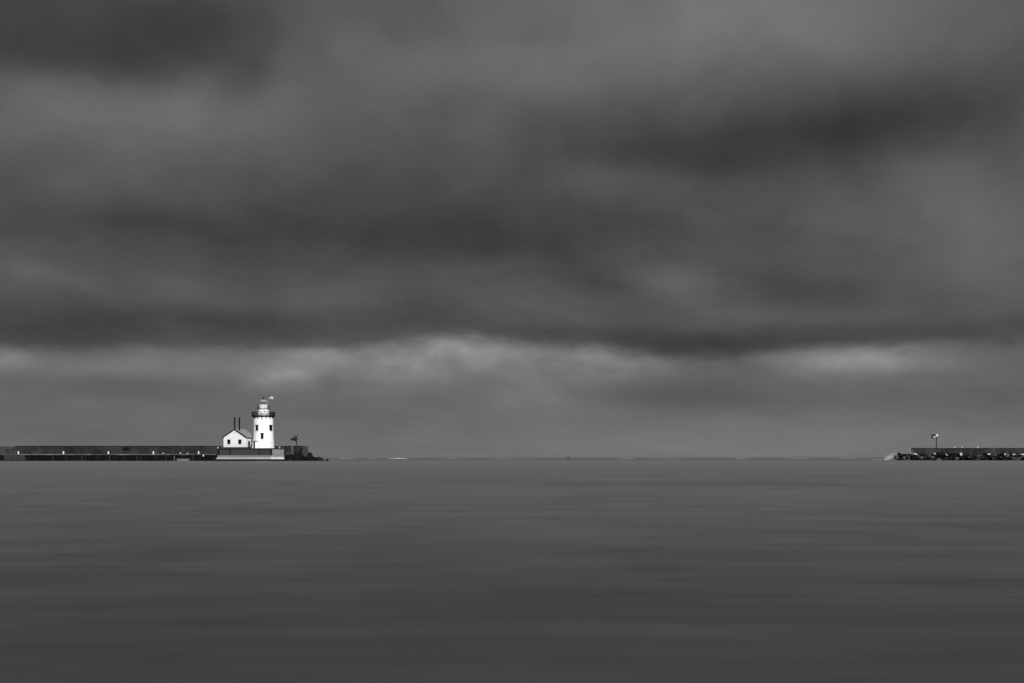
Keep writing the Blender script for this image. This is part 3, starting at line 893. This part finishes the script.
# ------------------------------------------------------------------ lamp pole on the right breakwater
lx0 = rx(936.3); py0 = RY + 2.5; lz0 = ztr + .2
SP = py0 / F
lx0 = (936.3 - 512) * SP
def LX(x): return (x - 512) * SP - lx0
def LZ(y): return EYE + (HZ - y) * SP - lz0
t = thing('lamp_pole', 'dark pole carrying a white lamp and panels on the right breakwater', 'beacon', (lx0, py0, lz0))
bm = B(); bm_tube(bm, (0, 0, 0), (0, 0, LZ(437.6)), .19, .15, 12); obj('pole', bm, M['black'], t)
bm = B(); bm_lathe(bm, [(.42, 0), (.42, .08), (.2, .14)], 12); obj('base_plate', bm, M['black'], t)
bm = B(); bm_box(bm, LX(931.8), LX(937.6), -.5, .5, LZ(438.5), LZ(438.1)); obj('platform', bm, M['black'], t)
bm = B(); bm_box(bm, LX(931.3), LX(932.8), -.25, .1, LZ(438.2), LZ(434.1)); obj('panel', bm, M['panel'], t)
bm = B(); bm_box(bm, LX(933.6), LX(935.1), -.1, .4, LZ(436.2), LZ(434.0)); obj('battery_box', bm, M['black'], t)
bm = B(); bm_tube(bm, (0, .1, 0), (.1, -.55, .05), .34, .46, 20)
lamp = obj('lamp', bm, M['white'], t, loc=(LX(936.4), 0, LZ(435.4)))
bm = B(); bm_tube(bm, (.1, -.553, .05), (.105, -.6, .05), .3, .28, 18); obj('lens', bm, M['cloth_m'], lamp)
bm = B(); bm_tube(bm, (0, 0, LZ(438.1)), (LX(936.3), 0, LZ(435.8)), .12, seg=8); obj('bracket', bm, M['black'], t)
bm = B()
bm_prism(bm, [(LX(933.2), LZ(436.2)), (LX(934.2), LZ(436.0)), (LX(935.2), LZ(437.9)), (LX(934.1), LZ(438.05))], -.5, -.35); obj('reflector', bm, M['ledge_pale'], t)

# ------------------------------------------------------------------ gulls
def gull_mesh():
    bm = B()
    def ell(c, r, rot=0):
        g = bmesh.ops.create_icosphere(bm, subdivisions=2, radius=1)
        for v in g['verts']:
            p = Vector((v.co.x * r[0], v.co.y * r[1], v.co.z * r[2]))
            p.rotate(Matrix.Rotation(rot, 3, 'Y'))
            v.co = p + Vector(c)
    ell((0, 0, .26), (.27, .13, .13), .12)
    ell((.25, 0, .42), (.09, .075, .08))
    ell((.17, 0, .33), (.09, .08, .12), -.4)
    ell((-.28, 0, .25), (.16, .06, .03), .1)
    for s in (-1, 1): ell((-.06, s * .11, .28), (.28, .03, .09), .1)
    bm_tube(bm, (.32, 0, .42), (.42, 0, .40), .022, .008, 6)
    for s in (-.05, .05): bm_tube(bm, (.0, s, .15), (.02, s, 0), .012, seg=5)
    return bm
g0 = obj('gull', gull_mesh(), M['feather'], smooth=True)
GULLS = [(954.5, RY + 3, ztr + .2, 'white gull on the right breakwater wall, nearest the lamp pole', 0.2, 1.0),
         (962.2, RY + 3, ztr + .2, 'white gull on the right breakwater wall above the big square block', 2.8, 1.0),
         (977.5, RY + 3, ztr + .2, 'white gull on the right breakwater wall, nearest the picture edge', .4, 1.15),
         (180.4, BY + 1.2, zl + .03, 'white gull on the left breakwater ledge above the grey float', 3.0, 1.0),
         (163.3, BY + 1.2, zl + .03, 'white gull on the left breakwater ledge near the second bollard', .1, .9),
         (187.5, BY + 1.2, zl + .03, 'white gull on the left breakwater ledge nearest the last bollard', .3, .8)]
for i, (x, Y, z, lab, rzt, s) in enumerate(GULLS):
    o = g0 if i == 0 else g0.copy()
    if i: C.objects.link(o)
    o.location = ((x - 512) / F * Y, Y, z); o.rotation_euler.z = rzt; o.scale = (s, s, s)
    tag(o, lab, 'gull', 'gulls resting on the breakwaters')

# ------------------------------------------------------------------ channel buoy
QY = 560; SQ = QY / F
t = thing('buoy', 'small dark channel buoy floating in the harbour entrance', 'buoy', ((568.2 - 512) * SQ, QY, 0))
bm = B(); bm_lathe(bm, [(.3, -.4), (.62, -.2), (.68, .1), (.6, .32), (.4, .4)], 20); obj('float_hull', bm, M['buoy'], t, smooth=True)
bm = B()
for k in range(4):
    a = math.pi / 4 + k * math.pi / 2
    bm_tube(bm, (.42 * math.cos(a), .42 * math.sin(a), .38), (.2 * math.cos(a), .2 * math.sin(a), 1.25), .06, seg=6)
bm_box(bm, -.38, .38, -.03, .03, .55, 1.15)
obj('cage', bm, M['buoy'], t)
bm = B(); bm_lathe(bm, [(.24, 1.24), (.24, 1.34), (.16, 1.4), (.16, 1.68), (.06, 1.8)], 14); obj('lantern', bm, M['buoy'], t)

# ------------------------------------------------------------------ breaking wave and spray
def droplets(name, pts, m):
    bm = B()
    for p, r in pts:
        p = Vector(p)
        q = [bm.verts.new(p + Vector(d) * r) for d in ((1, 0, 0), (-1, 0, 0), (0, 1, 0), (0, -1, 0), (0, 0, 1), (0, 0, -1))]
        for f in ((0, 2, 4), (2, 1, 4), (1, 3, 4), (3, 0, 4), (2, 0, 5), (1, 2, 5), (3, 1, 5), (0, 3, 5)):
            bm.faces.new([q[i] for i in f])
    return obj(name, bm, m)
pts = []
rs = random.Random(5)
for i in range(1700):
    u = rs.random() ** .8
    cx = 884.6 + u * 10.5; cy = 459.9 - 5.2 * u ** .9
    sp_ = .55 + 1.1 * u
    x = cx + rs.gauss(0, sp_ * 1.1); y = cy + rs.gauss(0, sp_) * 1.1
    if rs.random() < u * .8: continue
    if y > 460.4: y = 460.4 - rs.random()
    pts.append((at(x, y, RY - 2 + rs.uniform(-1.5, 1.5)), rs.uniform(.025, .065)))
for i in range(70):
    x = rs.gauss(879, 5.5); y = 459.9 - abs(rs.gauss(0, .35))
    pts.append((at(x, y, RY - 2 + rs.uniform(-2, 2)), rs.uniform(.03, .07)))
o = droplets('wave_spray', pts, M['foam'])
tag(o, 'white wave spray bursting over the tip of the right breakwater', 'spray', kind='stuff')
pts = []
for i in range(800):
    x = rs.uniform(386, 410); t_ = (x - 398.5) / 10
    env = max(0, 1 - t_ * t_)
    y = 458.75 - abs(rs.gauss(0, .38)) * env
    if rs.random() > env + .05: continue
    pts.append((at(x, y, 860 + rs.uniform(-3, 3)), rs.uniform(.05, .1)))
o = droplets('breaking_wave', pts, M['foam'])
tag(o, 'white crest of a wave breaking on the open lake near the horizon', 'wave', kind='stuff')

pts = []
for x0, w_, n_ in ((346, 14, 150), (372, 7, 60), (452, 9, 90), (505, 16, 110), (627, 12, 140), (668, 20, 120), (742, 10, 100), (800, 18, 140), (848, 12, 120)):
    for i in range(n_):
        t_ = max(-1, min(1, rs.gauss(0, .45)))
        pts.append((at(x0 + w_ * t_, 458.7 - abs(rs.gauss(0, .22)) * (1 - t_ * t_), 840 + rs.uniform(-12, 12)), rs.uniform(.04, .08)))
o = droplets('whitecaps', pts, M['foam'])
tag(o, 'faint whitecaps strung along the horizon between the two breakwaters', 'waves', kind='stuff')

# ------------------------------------------------------------------ picture settings
sc = bpy.context.scene
sc.view_settings.view_transform = 'Standard'
sc.view_settings.look = 'None'
sc.view_settings.exposure = 0
sc.view_settings.gamma = 1
sc.view_settings.use_curve_mapping = False
sc.cycles.use_denoising = True
sc.cycles.max_bounces = 6
